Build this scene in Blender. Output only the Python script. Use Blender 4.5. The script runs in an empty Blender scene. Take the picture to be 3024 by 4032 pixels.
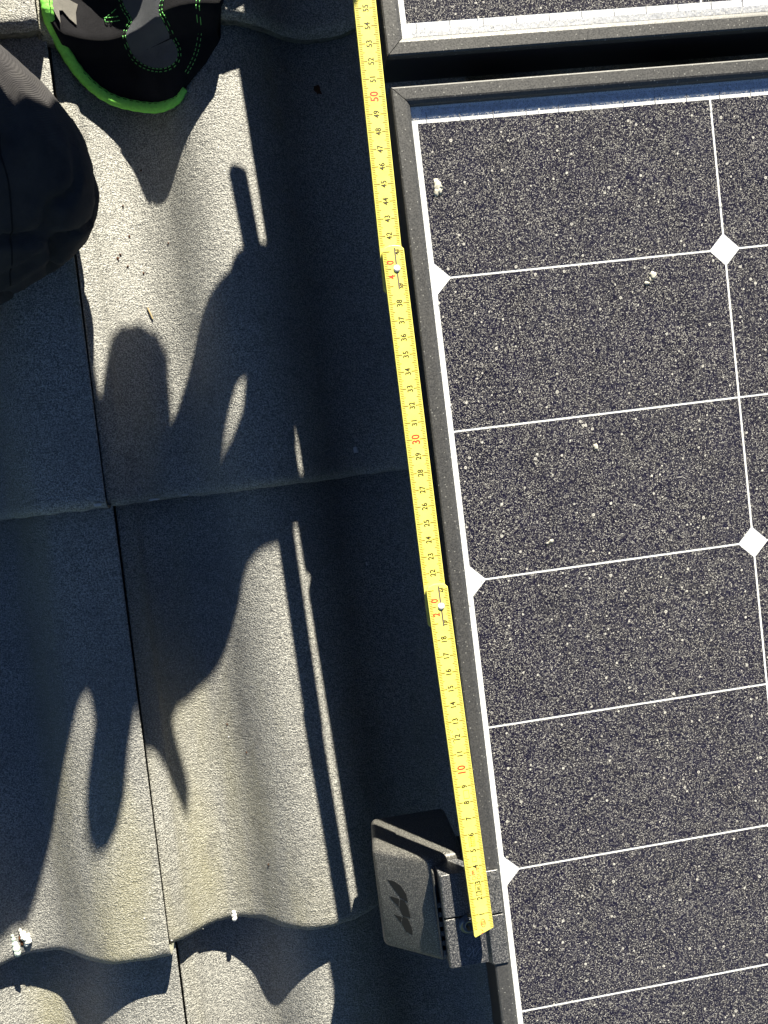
import bpy, bmesh, math, random
import numpy as np
from mathutils import Matrix, Vector, noise
from mathutils.geometry import delaunay_2d_cdt
from mathutils.bvhtree import BVHTree

random.seed(7)
scene = bpy.context.scene
COL = scene.collection
CM = 0.01                                   # everything below is written in centimetres on the roof
PITCH = math.radians(25)
# roof frame: x along the tile rows, y up the slope, z out of the roof
ROOF = Matrix.Translation((0, 0, 5.0)) @ Matrix.Rotation(PITCH, 4, 'X')

# ------------------------------------------------------------------ camera
cam_d = bpy.data.cameras.new('camera')
cam = bpy.data.objects.new('camera', cam_d)
COL.objects.link(cam)
scene.camera = cam
Rm = Matrix(((0.98665919, 0.12767644, -0.10100678),
             (-0.12204603, 0.99070255, 0.06011018),
             (0.10774233, -0.04698079, 0.99306817)))
CAMPOS = Vector((-10.059, -19.5226, 51.4067))
cam.matrix_world = ROOF @ Matrix.Translation(CAMPOS * CM) @ Rm.to_4x4()
cam_d.sensor_fit = 'HORIZONTAL'
cam_d.sensor_width = 36.0
cam_d.lens = 36.0 * 3378.0 / 3024.0
cam_d.clip_start = 0.01
cam_d.clip_end = 5000

# ------------------------------------------------------------------ light
SUN = Vector((0.62, 2.24, 1.0)).normalized()          # towards the sun, roof frame
sun_w = (ROOF.to_3x3() @ SUN).normalized()
sun_d = bpy.data.lights.new('sun', 'SUN')
sun_d.energy = 5.0
sun_d.angle = math.radians(0.53)
sun_d.color = (1.0, 0.925, 0.76)
sun = bpy.data.objects.new('sun', sun_d)
COL.objects.link(sun)
sun.rotation_euler = sun_w.to_track_quat('Z', 'Y').to_euler()
sun.location = (0, 0, 20)
world = bpy.data.worlds.new('World')
scene.world = world
world.use_nodes = True
wn = world.node_tree
sky = wn.nodes.new('ShaderNodeTexSky')
sky.sky_type = 'NISHITA'
sky.sun_disc = False
sky.sun_elevation = math.asin(sun_w.z)
sky.sun_rotation = math.atan2(sun_w.x, sun_w.y)
sky.altitude = 1500
sky.air_density = 0.32
sky.dust_density = 0.0
sky.ozone_density = 4.0
bg = wn.nodes['Background']
wn.links.new(sky.outputs[0], bg.inputs[0])
bg.inputs[1].default_value = 0.05
scene.view_settings.view_transform = 'Standard'
scene.view_settings.look = 'None'
scene.view_settings.gamma = 1
scene.view_settings.use_curve_mapping = False
scene.view_settings.exposure = 2.0
scene.render.engine = 'CYCLES'


# ------------------------------------------------------------------ helpers
def V(*a):
    return Vector(a)


def tag(o, label=None, cat=None, group=None, kind=None):
    if label: o['label'] = label
    if cat: o['category'] = cat
    if group: o['group'] = group
    if kind: o['kind'] = kind
    return o


def thing(name, loc, label=None, cat=None, group=None, kind=None):
    o = bpy.data.objects.new(name, None)
    o.empty_display_size = 0.02
    COL.objects.link(o)
    o.matrix_world = ROOF @ Matrix.Translation(Vector(loc) * CM)
    o['origin'] = [float(c) for c in loc]
    return tag(o, label, cat, group, kind)


def org(p):
    """roof-frame origin (cm) of an object"""
    while p is not None:
        if 'origin' in p: return Vector(p['origin'])
        p = p.parent
    return Vector((0, 0, 0))


def mesh_obj(name, verts, faces, mat, parent=None, smooth=False, loc=None):
    """verts in roof cm.  parent: a thing or one of its parts; loc: top-level origin"""
    me = bpy.data.meshes.new(name)
    o0 = org(parent) if parent is not None else Vector(loc)
    me.from_pydata([((v[0] - o0.x) * CM, (v[1] - o0.y) * CM, (v[2] - o0.z) * CM) for v in verts], [], faces)
    me.update()
    me.validate()
    return obj_from(name, me, mat, parent, smooth, loc)


def obj_from(name, me, mat, parent=None, smooth=False, loc=None):
    if mat: me.materials.append(mat)
    if smooth:
        for p in me.polygons: p.use_smooth = True
    o = bpy.data.objects.new(name, me)
    COL.objects.link(o)
    if parent is not None:
        o.parent = parent
    else:
        o.matrix_world = ROOF @ Matrix.Translation(Vector(loc) * CM)
        o['origin'] = [float(c) for c in loc]
    return o


def bm_obj(name, bm, mat, parent=None, smooth=False, loc=None):
    """bm in roof cm"""
    o0 = org(parent) if parent is not None else Vector(loc)
    bmesh.ops.transform(bm, matrix=Matrix.Scale(CM, 4) @ Matrix.Translation(-o0), verts=bm.verts)
    bmesh.ops.recalc_face_normals(bm, faces=bm.faces)
    me = bpy.data.meshes.new(name)
    bm.to_mesh(me)
    bm.free()
    return obj_from(name, me, mat, parent, smooth, loc)


def bevel(o, w, seg=2, ang=35):
    m = o.modifiers.new('bevel', 'BEVEL')
    m.width = w * CM
    m.segments = seg
    m.limit_method = 'ANGLE'
    m.angle_limit = math.radians(ang)
    m.harden_normals = False
    return o


def add_box(bm, x0, x1, y0, y1, z0, z1):
    vs = [bm.verts.new(c) for c in ((x0, y0, z0), (x1, y0, z0), (x1, y1, z0), (x0, y1, z0),
                                    (x0, y0, z1), (x1, y0, z1), (x1, y1, z1), (x0, y1, z1))]
    for f in ((3, 2, 1, 0), (4, 5, 6, 7), (0, 1, 5, 4), (1, 2, 6, 5), (2, 3, 7, 6), (3, 0, 4, 7)):
        bm.faces.new([vs[i] for i in f])
    return vs


def add_prism(bm, poly, z0, z1):
    """poly (x,y) extruded in z"""
    a = [bm.verts.new((p[0], p[1], z0)) for p in poly]
    b = [bm.verts.new((p[0], p[1], z1)) for p in poly]
    n = len(poly)
    bm.faces.new(a[::-1])
    bm.faces.new(b)
    for i in range(n):
        bm.faces.new((a[i], a[(i + 1) % n], b[(i + 1) % n], b[i]))


def add_tube(bm, pts, r, seg=8, cap=True, rs=None, flat=1.0):
    """tube along pts (Vectors); rs: radius per point; flat squashes along z"""
    rings = []
    n = len(pts)
    for i, p in enumerate(pts):
        d = (pts[min(i + 1, n - 1)] - pts[max(i - 1, 0)]).normalized()
        up = V(0, 0, 1) if abs(d.z) < .9 else V(1, 0, 0)
        a = d.cross(up).normalized()
        b = a.cross(d).normalized()
        rr = rs[i] if rs else r
        rings.append([bm.verts.new(p + a * rr * math.cos(2 * math.pi * k / seg) + b * rr * flat * math.sin(2 * math.pi * k / seg))
                      for k in range(seg)])
    for i in range(n - 1):
        for k in range(seg):
            bm.faces.new((rings[i][k], rings[i][(k + 1) % seg], rings[i + 1][(k + 1) % seg], rings[i + 1][k]))
    if cap:
        bm.faces.new(rings[0][::-1])
        bm.faces.new(rings[-1])


def lump(bm, c, rx, ry, rz, seed=0, rough=.25, sub=2):
    r = bmesh.ops.create_icosphere(bm, subdivisions=sub, radius=1.0)
    for v in r['verts']:
        n = 1 + rough * noise.noise(v.co * 1.7 + Vector((seed * 3.1, seed, -seed)))
        v.co = Vector((c[0] + v.co.x * rx * n, c[1] + v.co.y * ry * n, c[2] + v.co.z * rz * n))


def spline(pts, n):
    """Catmull-Rom through pts (tuples), n samples per span"""
    P = [Vector(p) for p in pts]
    P = [P[0] * 2 - P[1]] + P + [P[-1] * 2 - P[-2]]
    out = []
    for i in range(1, len(P) - 2):
        for k in range(n):
            t = k / n
            a, b, c, d = P[i - 1], P[i], P[i + 1], P[i + 2]
            out.append(.5 * ((2 * b) + (c - a) * t + (2 * a - 5 * b + 4 * c - d) * t * t + (3 * b - a - 3 * c + d) * t ** 3))
    out.append(P[-2].copy())
    return out


# ------------------------------------------------------------------ materials
class Mat:
    def __init__(s, name, rough=.6, spec=.5, metal=0.):
        s.m = bpy.data.materials.new(name)
        s.m.use_nodes = True
        s.t = s.m.node_tree
        s.b = s.t.nodes['Principled BSDF']
        s.out = s.t.nodes['Material Output']
        s.b.inputs['Roughness'].default_value = rough
        s.b.inputs['Specular IOR Level'].default_value = spec
        s.b.inputs['Metallic'].default_value = metal
        s._co = None

    def n(s, kind, **kw):
        nd = s.t.nodes.new('ShaderNode' + kind)
        for k, v in kw.items():
            if k.startswith('i_'):
                nd.inputs[k[2:].replace('_', ' ')].default_value = v
            else:
                setattr(nd, k, v)
        return nd

    def l(s, a, b):
        s.t.links.new(a, b)

    def co(s, per_object=False):
        if s._co is None:
            tc = s.n('TexCoord')
            o = tc.outputs['Object']
            if per_object:
                inf = s.n('ObjectInfo')
                mul = s.n('VectorMath', operation='SCALE')
                cmb = s.n('CombineXYZ')
                s.l(inf.outputs['Random'], cmb.inputs[0])
                s.l(inf.outputs['Random'], cmb.inputs[1])
                s.l(cmb.outputs[0], mul.inputs[0])
                mul.inputs['Scale'].default_value = 7.3
                ad = s.n('VectorMath', operation='ADD')
                s.l(o, ad.inputs[0])
                s.l(mul.outputs[0], ad.inputs[1])
                o = ad.outputs[0]
            s._co = o
        return s._co

    def map(s, scale):
        mp = s.n('Mapping')
        mp.inputs['Scale'].default_value = scale
        s.l(s.co(), mp.inputs['Vector'])
        return mp.outputs[0]

    def noise(s, scale, detail=2., rough=.5, vec=None, dist=0.):
        nd = s.n('TexNoise')
        nd.inputs['Scale'].default_value = scale
        nd.inputs['Detail'].default_value = detail
        nd.inputs['Roughness'].default_value = rough
        nd.inputs['Distortion'].default_value = dist
        s.l(vec if vec is not None else s.co(), nd.inputs['Vector'])
        return nd.outputs['Fac']

    def vor(s, scale, out='Distance', feature='F1', rnd=1., vec=None):
        nd = s.n('TexVoronoi', feature=feature)
        nd.inputs['Scale'].default_value = scale
        nd.inputs['Randomness'].default_value = rnd
        s.l(vec if vec is not None else s.co(), nd.inputs['Vector'])
        return nd

    def ramp(s, fac, *stops, interp='LINEAR'):
        r = s.n('ValToRGB')
        r.color_ramp.interpolation = interp
        el = r.color_ramp.elements
        while len(el) < len(stops): el.new(.5)
        for e, (p, c) in zip(el, stops):
            e.position = p
            e.color = (c, c, c, 1) if isinstance(c, (int, float)) else (*c, 1)
        s.l(fac, r.inputs[0])
        return r.outputs[0]

    def mix(s, fac, a, b, blend='MIX'):
        nd = s.n('Mix', data_type='RGBA', blend_type=blend)
        for sock, v in ((nd.inputs[0], fac), (nd.inputs[6], a), (nd.inputs[7], b)):
            if isinstance(v, (int, float)): sock.default_value = v
            elif isinstance(v, tuple): sock.default_value = (*v, 1)
            else: s.l(v, sock)
        return nd.outputs[2]

    def math(s, op, a, b=0., c=0., clamp=False):
        nd = s.n('Math', operation=op, use_clamp=clamp)
        for sock, v in zip(nd.inputs, (a, b, c)):
            if isinstance(v, (int, float)): sock.default_value = v
            else: s.l(v, sock)
        return nd.outputs[0]

    def color(s, c):
        if isinstance(c, tuple): s.b.inputs['Base Color'].default_value = (*c, 1)
        else: s.l(c, s.b.inputs['Base Color'])

    def bump(s, h, strength, dist):
        nd = s.n('Bump')
        nd.inputs['Strength'].default_value = strength
        nd.inputs['Distance'].default_value = dist
        s.l(h, nd.inputs['Height'])
        s.l(nd.outputs[0], s.b.inputs['Normal'])
        return nd


def mat_tile():
    m = Mat('weathered_concrete_tile', rough=.46, spec=.55)
    m.co(per_object=True)
    big = m.noise(9, 3, .55)
    mid = m.noise(60, 3, .6)
    fine = m.noise(900, 2, .7)
    grain = m.noise(1500, 1, .5)
    streak = m.noise(16, 3, .55, vec=m.map((1, .16, 1)))
    base = m.mix(m.ramp(fine, (.40, 0.), (.62, 1.)), (.090, .092, .091), (.44, .44, .41))
    base = m.mix(m.ramp(big, (.35, 0.), (.7, .45)), base, (.125, .126, .128))
    base = m.mix(m.ramp(streak, (.52, 0.), (.72, .5)), base, (.25, .235, .13))
    base = m.mix(m.ramp(mid, (.30, .35), (.42, 0.)), base, (.085, .083, .08))
    sp = m.vor(520)
    spark = m.math('LESS_THAN', sp.outputs['Distance'], .17)
    base = m.mix(m.math('MULTIPLY', spark, .6), base, (.68, .67, .62))
    inf = m.n('ObjectInfo')
    base = m.mix(1., base, m.ramp(inf.outputs['Random'], (0., .84), (1., 1.1)), 'MULTIPLY')
    m.color(base)
    wr = m.noise(300, 2, .6, vec=m.map((.55, 1., .55)))
    h = m.math('ADD', m.math('MULTIPLY', fine, .8), m.math('MULTIPLY', wr, .55))
    h = m.math('ADD', h, m.math('MULTIPLY', grain, .25))
    m.bump(h, 1.0, .0016)
    return m.m


def mat_tile_edge():
    m = Mat('raw_concrete_edge', rough=.85, spec=.2)
    m.co(per_object=True)
    f = m.noise(300, 4, .65)
    c = m.mix(m.ramp(f, (.35, 0.), (.7, 1.)), (.06, .062, .058), (.2, .195, .175))
    m.color(m.mix(m.ramp(m.noise(40, 3), (.45, 0.), (.7, .5)), c, (.16, .17, .11)))
    m.bump(f, .8, .002)
    return m.m


def mat_simple(name, col, rough=.6, spec=.4, metal=0., var=.0, scale=300, bump=0., bd=.0005):
    m = Mat(name, rough, spec, metal)
    if var or bump:
        f = m.noise(scale, 3, .6)
        if var:
            lo = tuple(c * (1 - var) for c in col)
            hi = tuple(min(1, c * (1 + var)) for c in col)
            m.color(m.mix(m.ramp(f, (.3, 0.), (.7, 1.)), lo, hi))
        else:
            m.color(col)
        if bump: m.bump(f, bump, bd)
    else:
        m.color(col)
    return m.m


def mat_frame():
    m = Mat('dusty_black_anodised_aluminium', rough=.42, spec=.4)
    f = m.noise(1100, 2, .65)
    g = m.noise(35, 3, .6)
    c = m.mix(m.ramp(f, (.36, 0.), (.74, 1.)), (.028, .029, .031), (.070, .070, .071))
    c = m.mix(m.ramp(g, (.4, 0.), (.75, .4)), c, (.06, .06, .058))
    v = m.vor(330)
    s = m.math('LESS_THAN', v.outputs['Distance'], .13)
    c = m.mix(m.math('MULTIPLY', s, .45), c, (.35, .35, .33))
    m.color(c)
    m.l(m.ramp(f, (.3, .38), (.7, .62)), m.b.inputs['Roughness'])
    m.bump(f, .2, .0003)
    return m.m


def dust_mask(m):
    """speckles and dried drop rings on glass"""
    w = m.noise(400, 2, .6)
    v1 = m.vor(1400)
    r1 = m.n('SeparateColor')
    m.l(v1.outputs['Color'], r1.inputs[0])
    rad = m.math('MULTIPLY_ADD', m.math('POWER', r1.outputs[0], 1.5), .50, .08)
    dens = m.ramp(m.noise(70, 4, .62), (.25, .86), (.75, 1.10))
    s1 = m.math('LESS_THAN', v1.outputs['Distance'], m.math('MULTIPLY', rad, dens))
    vb = m.vor(2300)
    rb = m.n('SeparateColor')
    m.l(vb.outputs['Color'], rb.inputs[0])
    sb = m.math('LESS_THAN', vb.outputs['Distance'], m.math('MULTIPLY_ADD', m.math('POWER', rb.outputs[0], 1.5), .52, .0))
    v2 = m.vor(360)
    r2 = m.n('SeparateColor')
    m.l(v2.outputs['Color'], r2.inputs[0])
    rad2 = m.math('MULTIPLY_ADD', m.math('POWER', r2.outputs[1], 12.), .34, .01)
    dd = m.math('ADD', v2.outputs['Distance'], m.math('MULTIPLY', m.math('SUBTRACT', w, .5), .25))
    s2 = m.math('LESS_THAN', dd, rad2)
    hole = m.math('MULTIPLY', m.math('LESS_THAN', dd, m.math('MULTIPLY', rad2, .45)), m.math('GREATER_THAN', rad2, .2))
    s2 = m.math('SUBTRACT', s2, m.math('MULTIPLY', hole, .55))
    amp = m.math('MULTIPLY_ADD', m.math('POWER', r1.outputs[2], 1.6), .88, .12)
    a = m.math('MAXIMUM', m.math('MULTIPLY', s1, amp), m.math('MULTIPLY', s2, .7))
    a = m.math('MAXIMUM', a, m.math('MULTIPLY', sb, m.math('MULTIPLY_ADD', rb.outputs[1], .54, .04)))
    run = m.noise(26, 3, .6, vec=m.map((1., .10, 1.)))
    a = m.math('MULTIPLY', a, m.ramp(run, (.30, .92), (.70, 1.08)))
    film = m.math('MULTIPLY', m.ramp(m.noise(900, 2, .7), (.4, 0.), (.8, 1.)), .015)
    return m.math('MAXIMUM', a, film, clamp=True)


def mat_glass():
    m = Mat('dusty_solar_glass', rough=.7, spec=.2)
    mask = dust_mask(m)
    m.color(m.mix(m.noise(500, 2), (.42, .41, .38), (.76, .745, .69)))
    m.bump(mask, .3, .0002)
    tr = m.n('BsdfTransparent')
    tr.inputs[0].default_value = (.96, .97, .98, 1)
    gl = m.n('BsdfGlossy')
    gl.inputs['Roughness'].default_value = .09
    geo = m.n('NewGeometry')
    dot = m.n('VectorMath', operation='DOT_PRODUCT')
    m.l(geo.outputs['Normal'], dot.inputs[0])
    m.l(geo.outputs['Incoming'], dot.inputs[1])
    cosi = m.math('ABSOLUTE', dot.outputs['Value'])
    fres = m.math('MULTIPLY_ADD', m.math('POWER', m.math('SUBTRACT', 1., cosi), 5.), .96, .022)   # Schlick, both sides alike
    mx = m.n('MixShader')
    m.l(fres, mx.inputs[0])
    m.l(tr.outputs[0], mx.inputs[1])
    m.l(gl.outputs[0], mx.inputs[2])
    m2 = m.n('MixShader')
    m.l(mask, m2.inputs[0])
    m.l(mx.outputs[0], m2.inputs[1])
    m.l(m.b.outputs[0], m2.inputs[2])
    m.l(m2.outputs[0], m.out.inputs['Surface'])
    return m.m


def mat_plastic(name, lo, hi, rough=.5):
    m = Mat(name, rough=rough, spec=.5)
    f = m.noise(1300, 1.5, .6)
    c = m.mix(m.ramp(f, (.45, 0.), (.72, 1.)), lo, hi)
    v = m.vor(700)
    s = m.math('LESS_THAN', v.outputs['Distance'], .17)
    c = m.mix(m.math('MULTIPLY', s, .5), c, (.45, .44, .41))
    m.color(c)
    m.bump(f, .3, .0004)
    return m.m


def mat_ruler():
    m = Mat('yellow_ruler_lacquer', rough=.38, spec=.35)
    g = m.noise(90, 4, .6)
    c = m.mix(m.ramp(g, (.35, 0.), (.75, 1.)), (.80, .735, .16), (.74, .67, .125))
    st = m.noise(220, 3, .65)
    c = m.mix(m.ramp(st, (.66, 0.), (.8, .55)), c, (.45, .36, .08))
    m.color(c)
    return m.m


def mat_fabric(name, lo, hi, scale=900, rough=.9):
    m = Mat(name, rough=rough, spec=.15)
    w = m.n('TexWave', wave_type='BANDS', bands_direction='DIAGONAL')
    w.inputs['Scale'].default_value = scale
    w.inputs['Distortion'].default_value = 1.5
    m.l(m.co(), w.inputs['Vector'])
    n1 = m.noise(60, 4, .6)
    c = m.mix(m.ramp(n1, (.3, 0.), (.7, 1.)), lo, hi)
    c = m.mix(m.math('MULTIPLY', w.outputs['Fac'], .45), c, tuple(x * .45 for x in lo))
    m.color(c)
    h = m.math('ADD', m.math('MULTIPLY', w.outputs['Fac'], .12), m.noise(45, 3, .6))
    m.bump(h, .5, .004)
    m.b.inputs['Sheen Weight'].default_value = .04
    m.b.inputs['Sheen Roughness'].default_value = .5
    return m.m


M_TILE = mat_tile()
M_EDGE = mat_tile_edge()
M_FRAME = mat_frame()
M_FRAME_SIDE = mat_simple('black_anodised_frame_side', (.012, .012, .013), .35, .5)
M_GLASS = mat_glass()
M_BACK = mat_simple('white_backsheet', (.80, .81, .82), .6, .3, var=.06, scale=700)
M_CELL = mat_simple('navy_silicon_cell', (.006, .005, .017), .3, .3, var=.25, scale=50)
M_RIBBON = mat_simple('tinned_ribbon', (.62, .63, .66), .35, .5, .6, var=.3, scale=600)
M_GAP = mat_simple('grey_ribbon_gap', (.22, .22, .24), .6)
M_CAP = mat_plastic('black_moulded_plastic', (.034, .034, .033), (.17, .167, .155), .45)
M_CLAMP = mat_plastic('black_anodised_clamp', (.025, .027, .032), (.20, .20, .20), .36)
M_LOGO = mat_simple('recess_shade_emblem', (.010, .010, .010), .6, .25)  # flat dark colour stands for the shade inside the recessed emblem
M_ENGR = mat_simple('bare_engraved_line', (.28, .29, .30), .4)
M_STEEL = mat_simple('dark_zinc_bolt', (.10, .11, .12), .3, .5, .8)
M_BLACK = mat_simple('black_underlay', (.012, .012, .012), .9, .1)
M_RULER = mat_ruler()
M_RSIDE = mat_simple('worn_ruler_edge', (.36, .29, .09), .7, .2, var=.3, scale=200)
M_INK = mat_simple('black_ruler_ink', (.035, .026, .008), .6)
M_TICK = mat_simple('brown_tick_ink', (.20, .135, .015), .6)
M_RED = mat_simple('red_ruler_ink', (.55, .045, .02), .6)
M_FADED = mat_simple('worn_ruler_print', (.46, .33, .03), .6)
M_SLOT = mat_simple('grey_steel_spring', (.16, .13, .10), .45, .5, .3)
M_RIVET = mat_simple('white_rivet', (.78, .74, .68), .35, .5)
M_JEAN = mat_fabric('charcoal_work_trousers', (.024, .023, .027), (.046, .044, .045), 700)
M_SEAM = mat_simple('trouser_seam', (.012, .012, .014), .9, .1)
M_SLEEVE = mat_fabric('dark_sleeve', (.022, .022, .026), (.04, .04, .045), 700)
M_GLOVE = mat_fabric('black_glove_fabric', (.006, .006, .009), (.014, .014, .018), 1000)
M_PATCH = mat_fabric('grey_glove_patch', (.10, .108, .125), (.13, .138, .155), 1600)
M_LINING = mat_fabric('pale_glove_lining', (.17, .165, .155), (.23, .22, .20), 1500)
M_GREEN = mat_simple('bright_green_binding', (.24, .72, .11), .65, .25, var=.12, scale=500, bump=.4, bd=.001)
M_THREAD = mat_simple('green_thread', (.16, .52, .14), .7, .2)
M_HEMST = mat_simple('dark_green_thread', (.03, .16, .02), .8, .2)
M_DROP = mat_simple('white_dropping', (.72, .72, .66), .8, .2, var=.15, scale=400, bump=.5, bd=.002)
M_SPLAT = mat_simple('dried_beige_splash', (.40, .39, .33), .85, .2, var=.35, scale=700)
M_DROPG = mat_simple('pale_green_dropping', (.42, .50, .44), .8, .2, var=.2, scale=300, bump=.5, bd=.002)
M_DROPB = mat_simple('brown_dropping_and_chip_shade', (.055, .024, .012), .8, .2, var=.3, scale=300)
M_GRIT = mat_simple('pale_grit', (.42, .42, .42), .8, .2)
M_TWIG = mat_simple('dry_straw', (.30, .24, .13), .8, .2)
M_GROUND = mat_simple('meadow_ground', (.06, .085, .03), .95, .1, var=.4, scale=.3)

# ------------------------------------------------------------------ ground far below the roof
bm = bmesh.new()
bmesh.ops.create_grid(bm, x_segments=8, y_segments=8, size=2000)
me = bpy.data.meshes.new('ground')
bm.to_mesh(me)
bm.free()
me.materials.append(M_GROUND)
gnd = bpy.data.objects.new('ground', me)
COL.objects.link(gnd)
tag(gnd, kind='structure')

# ------------------------------------------------------------------ roof tiles
SEAM, ZN, STEP, GAUGE, TW = -23.5, -11.3, 2.2, 33.5, 30.0
PU = [0, 1, 2, 3.25, 4.6, 5.8, 7, 8, 9.15, 10.46, 11.8, 13.3, 15, 16, 17, 18.25, 19.6, 20.85, 21.67, 22.9, 24.07, 25.3,
      26.5, 27.75, 29, 30.15]
PZ = [-1.6, -2.07, -3.16, -3.84, -3.98, -3.58, -2.87, -1.69, -.7, -.09, 0, -.27, -1.2, -2.1, -3.16, -3.84, -3.98, -3.72,
      -3.42, -2.28, -1.19, -.47, -.04, .01, -.07, -.09]
_f = np.arange(-1.0, 31.3, .05)
_z = np.interp(_f, PU, PZ)
_k = np.exp(-.5 * (np.arange(-24, 25) * .05 / .45) ** 2)
_zs = np.convolve(np.pad(_z, 24, mode='edge'), _k / _k.sum(), mode='valid')


def prof(u):
    return float(np.interp(u, _f, _zs))


def surf(x, y):
    c = math.floor((x - SEAM) / TW)
    r = math.floor((y + 54) / GAUGE)
    return ZN + prof(x - SEAM - c * TW) - (y - (-54 + GAUGE * r)) * STEP / GAUGE


def tile_mesh(seed):
    """one tile; origin at its nose, left cover edge"""
    rnd = random.Random(seed)
    us = [-1.3, -.6, -.3, -.13, -.10, .0, .2, .60, 1.15, 1.32, 1.42] + [1.7 + .3 * i for i in range(94)] + [29.9, 30.08, 30.15]
    vs = [.0, .05, .14, .3, .52, .8, 1.05] + [1.4 + .7 * i for i in range(7)] + [7 + 1.6 * i for i in range(20)] + [40.]
    n, k = len(us), len(vs)
    verts, faces, edge = [], [], []
    sl = STEP / GAUGE

    def jag(u, amp):
        p = Vector((u * .9, seed * 7.3, 0))
        return amp * (noise.noise(p) * .6 + noise.noise(p * 3.3) * .35 + max(0, noise.noise(p * 1.7 + Vector((9, 0, 0))) - .25) * 1.0)
    R = .8

    def top(u, v):
        z = prof(u) - v * sl
        if u < -.12: z -= .7                          # water channel beside the neighbour's cover edge
        elif u < 1.36: z += .20 * min(1., v / 12)
        else: z -= .07 * min(1., v / 10) * max(0., 1 - (u - 1.3) / 1.2)
        return z
    for j, v in enumerate(vs):
        for u in us:
            y = v + jag(u, .16) * max(0, 1 - v / 1.2)
            z = top(u, v)
            if v < R:                                 # rolled nose
                z -= R - math.sqrt(max(0., R * R - (R - v) ** 2))
            if u > 30.1: z -= .05
            z += .025 * noise.noise(Vector((u * .35, v * .35, seed * 5.)))
            uu = u + .27 * min(1., v / 30) if -.2 < u < -.05 else u   # the groove opens towards the head
            verts.append((uu, y, z))
    for j in range(k - 1):
        for i in range(n - 1):
            a = j * n + i
            faces.append((a, a + 1, a + n + 1, a + n))
    nt = len(faces)
    # nose face, underside, side walls
    T = STEP - .12

    def strip(ring_a, ring_b, flip=False):
        o = len(verts)
        verts.extend(ring_a)
        verts.extend(ring_b)
        m = len(ring_a)
        for i in range(m - 1):
            q = (o + i, o + i + 1, o + m + i + 1, o + m + i)
            faces.append(q[::-1] if flip else q)
    nose_t = [verts[i] for i in range(n)]
    nose_m = [(v[0], v[1] + .05 + .08 * noise.noise(Vector((v[0] * 2, 3, seed))), v[2] - .5 * (T - R)) for v in nose_t]
    nose_b = [(u, .30 + .10 * noise.noise(Vector((u * 1.5, 8, seed))), top(u, 0) - T - (.0 if u > 1.3 else -.4)) for u in us]
    strip(nose_m, nose_t)
    strip(nose_b, nose_m)
    back_b = [(u, 40., top(u, 40.) - T) for u in us]
    strip(back_b, nose_b)
    right_t = [verts[j * n + n - 1] for j in range(k)]
    right_b = [(30.15 - .42, v[1], v[2] - 1.25) for v in right_t]
    strip(right_b, right_t, flip=False)
    left_t = [verts[j * n] for j in range(k)]
    left_b = [(-1.28, v[1], v[2] - .7) for v in left_t]
    strip(left_t, left_b)
    me = bpy.data.meshes.new('roof_tile')
    me.from_pydata([(a * CM, b * CM, c * CM) for a, b, c in verts], [], faces)
    me.materials.append(M_TILE)
    me.materials.append(M_EDGE)
    for i, p in enumerate(me.polygons):
        p.use_smooth = True
        p.material_index = 0 if i < nt else 1
    me.update()
    return me


roof = thing('roof', (0, 0, -16), 'roof of dark grey wavy concrete tiles under the solar panels', None, kind='structure')
TM = [tile_mesh(s) for s in (1, 2, 3, 4)]
for r in range(-2, 4):
    for c in range(-2, 4):
        o = bpy.data.objects.new('roof_tile', TM[(r * 5 + c * 3) % 4])
        COL.objects.link(o)
        o.parent = roof
        o.location = Vector((SEAM + TW * c, -54 + GAUGE * r, ZN + 16)) * CM
bm = bmesh.new()
add_box(bm, -90, 100, -125, 118, -24, -20)
bm_obj('roof_deck', bm, M_BLACK, roof)

# ------------------------------------------------------------------ solar panels
CW, CH, PX, PY, CHAM = 18.25, 9.075, 18.38, 9.2, .88
ZG, ZF = 0.0, .42


def cell_mesh(cham_top):
    """half cell with two clipped corners; origin at its lower left"""
    c = CHAM
    if cham_top: P = [(0, 0), (CW, 0), (CW, CH - c), (CW - c, CH), (c, CH), (0, CH - c)]
    else: P = [(c, 0), (CW - c, 0), (CW, c), (CW, CH), (0, CH), (0, c)]
    b = bmesh.new()
    add_prism(b, P, -.008, 0)
    bmesh.ops.scale(b, vec=(CM, CM, CM), verts=b.verts)
    bmesh.ops.recalc_face_normals(b, faces=b.faces)
    me = bpy.data.meshes.new('solar_cell')
    b.to_mesh(me)
    b.free()
    me.materials.append(M_CELL)
    return me


CELL_T, CELL_B = cell_mesh(True), cell_mesh(False)


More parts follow.
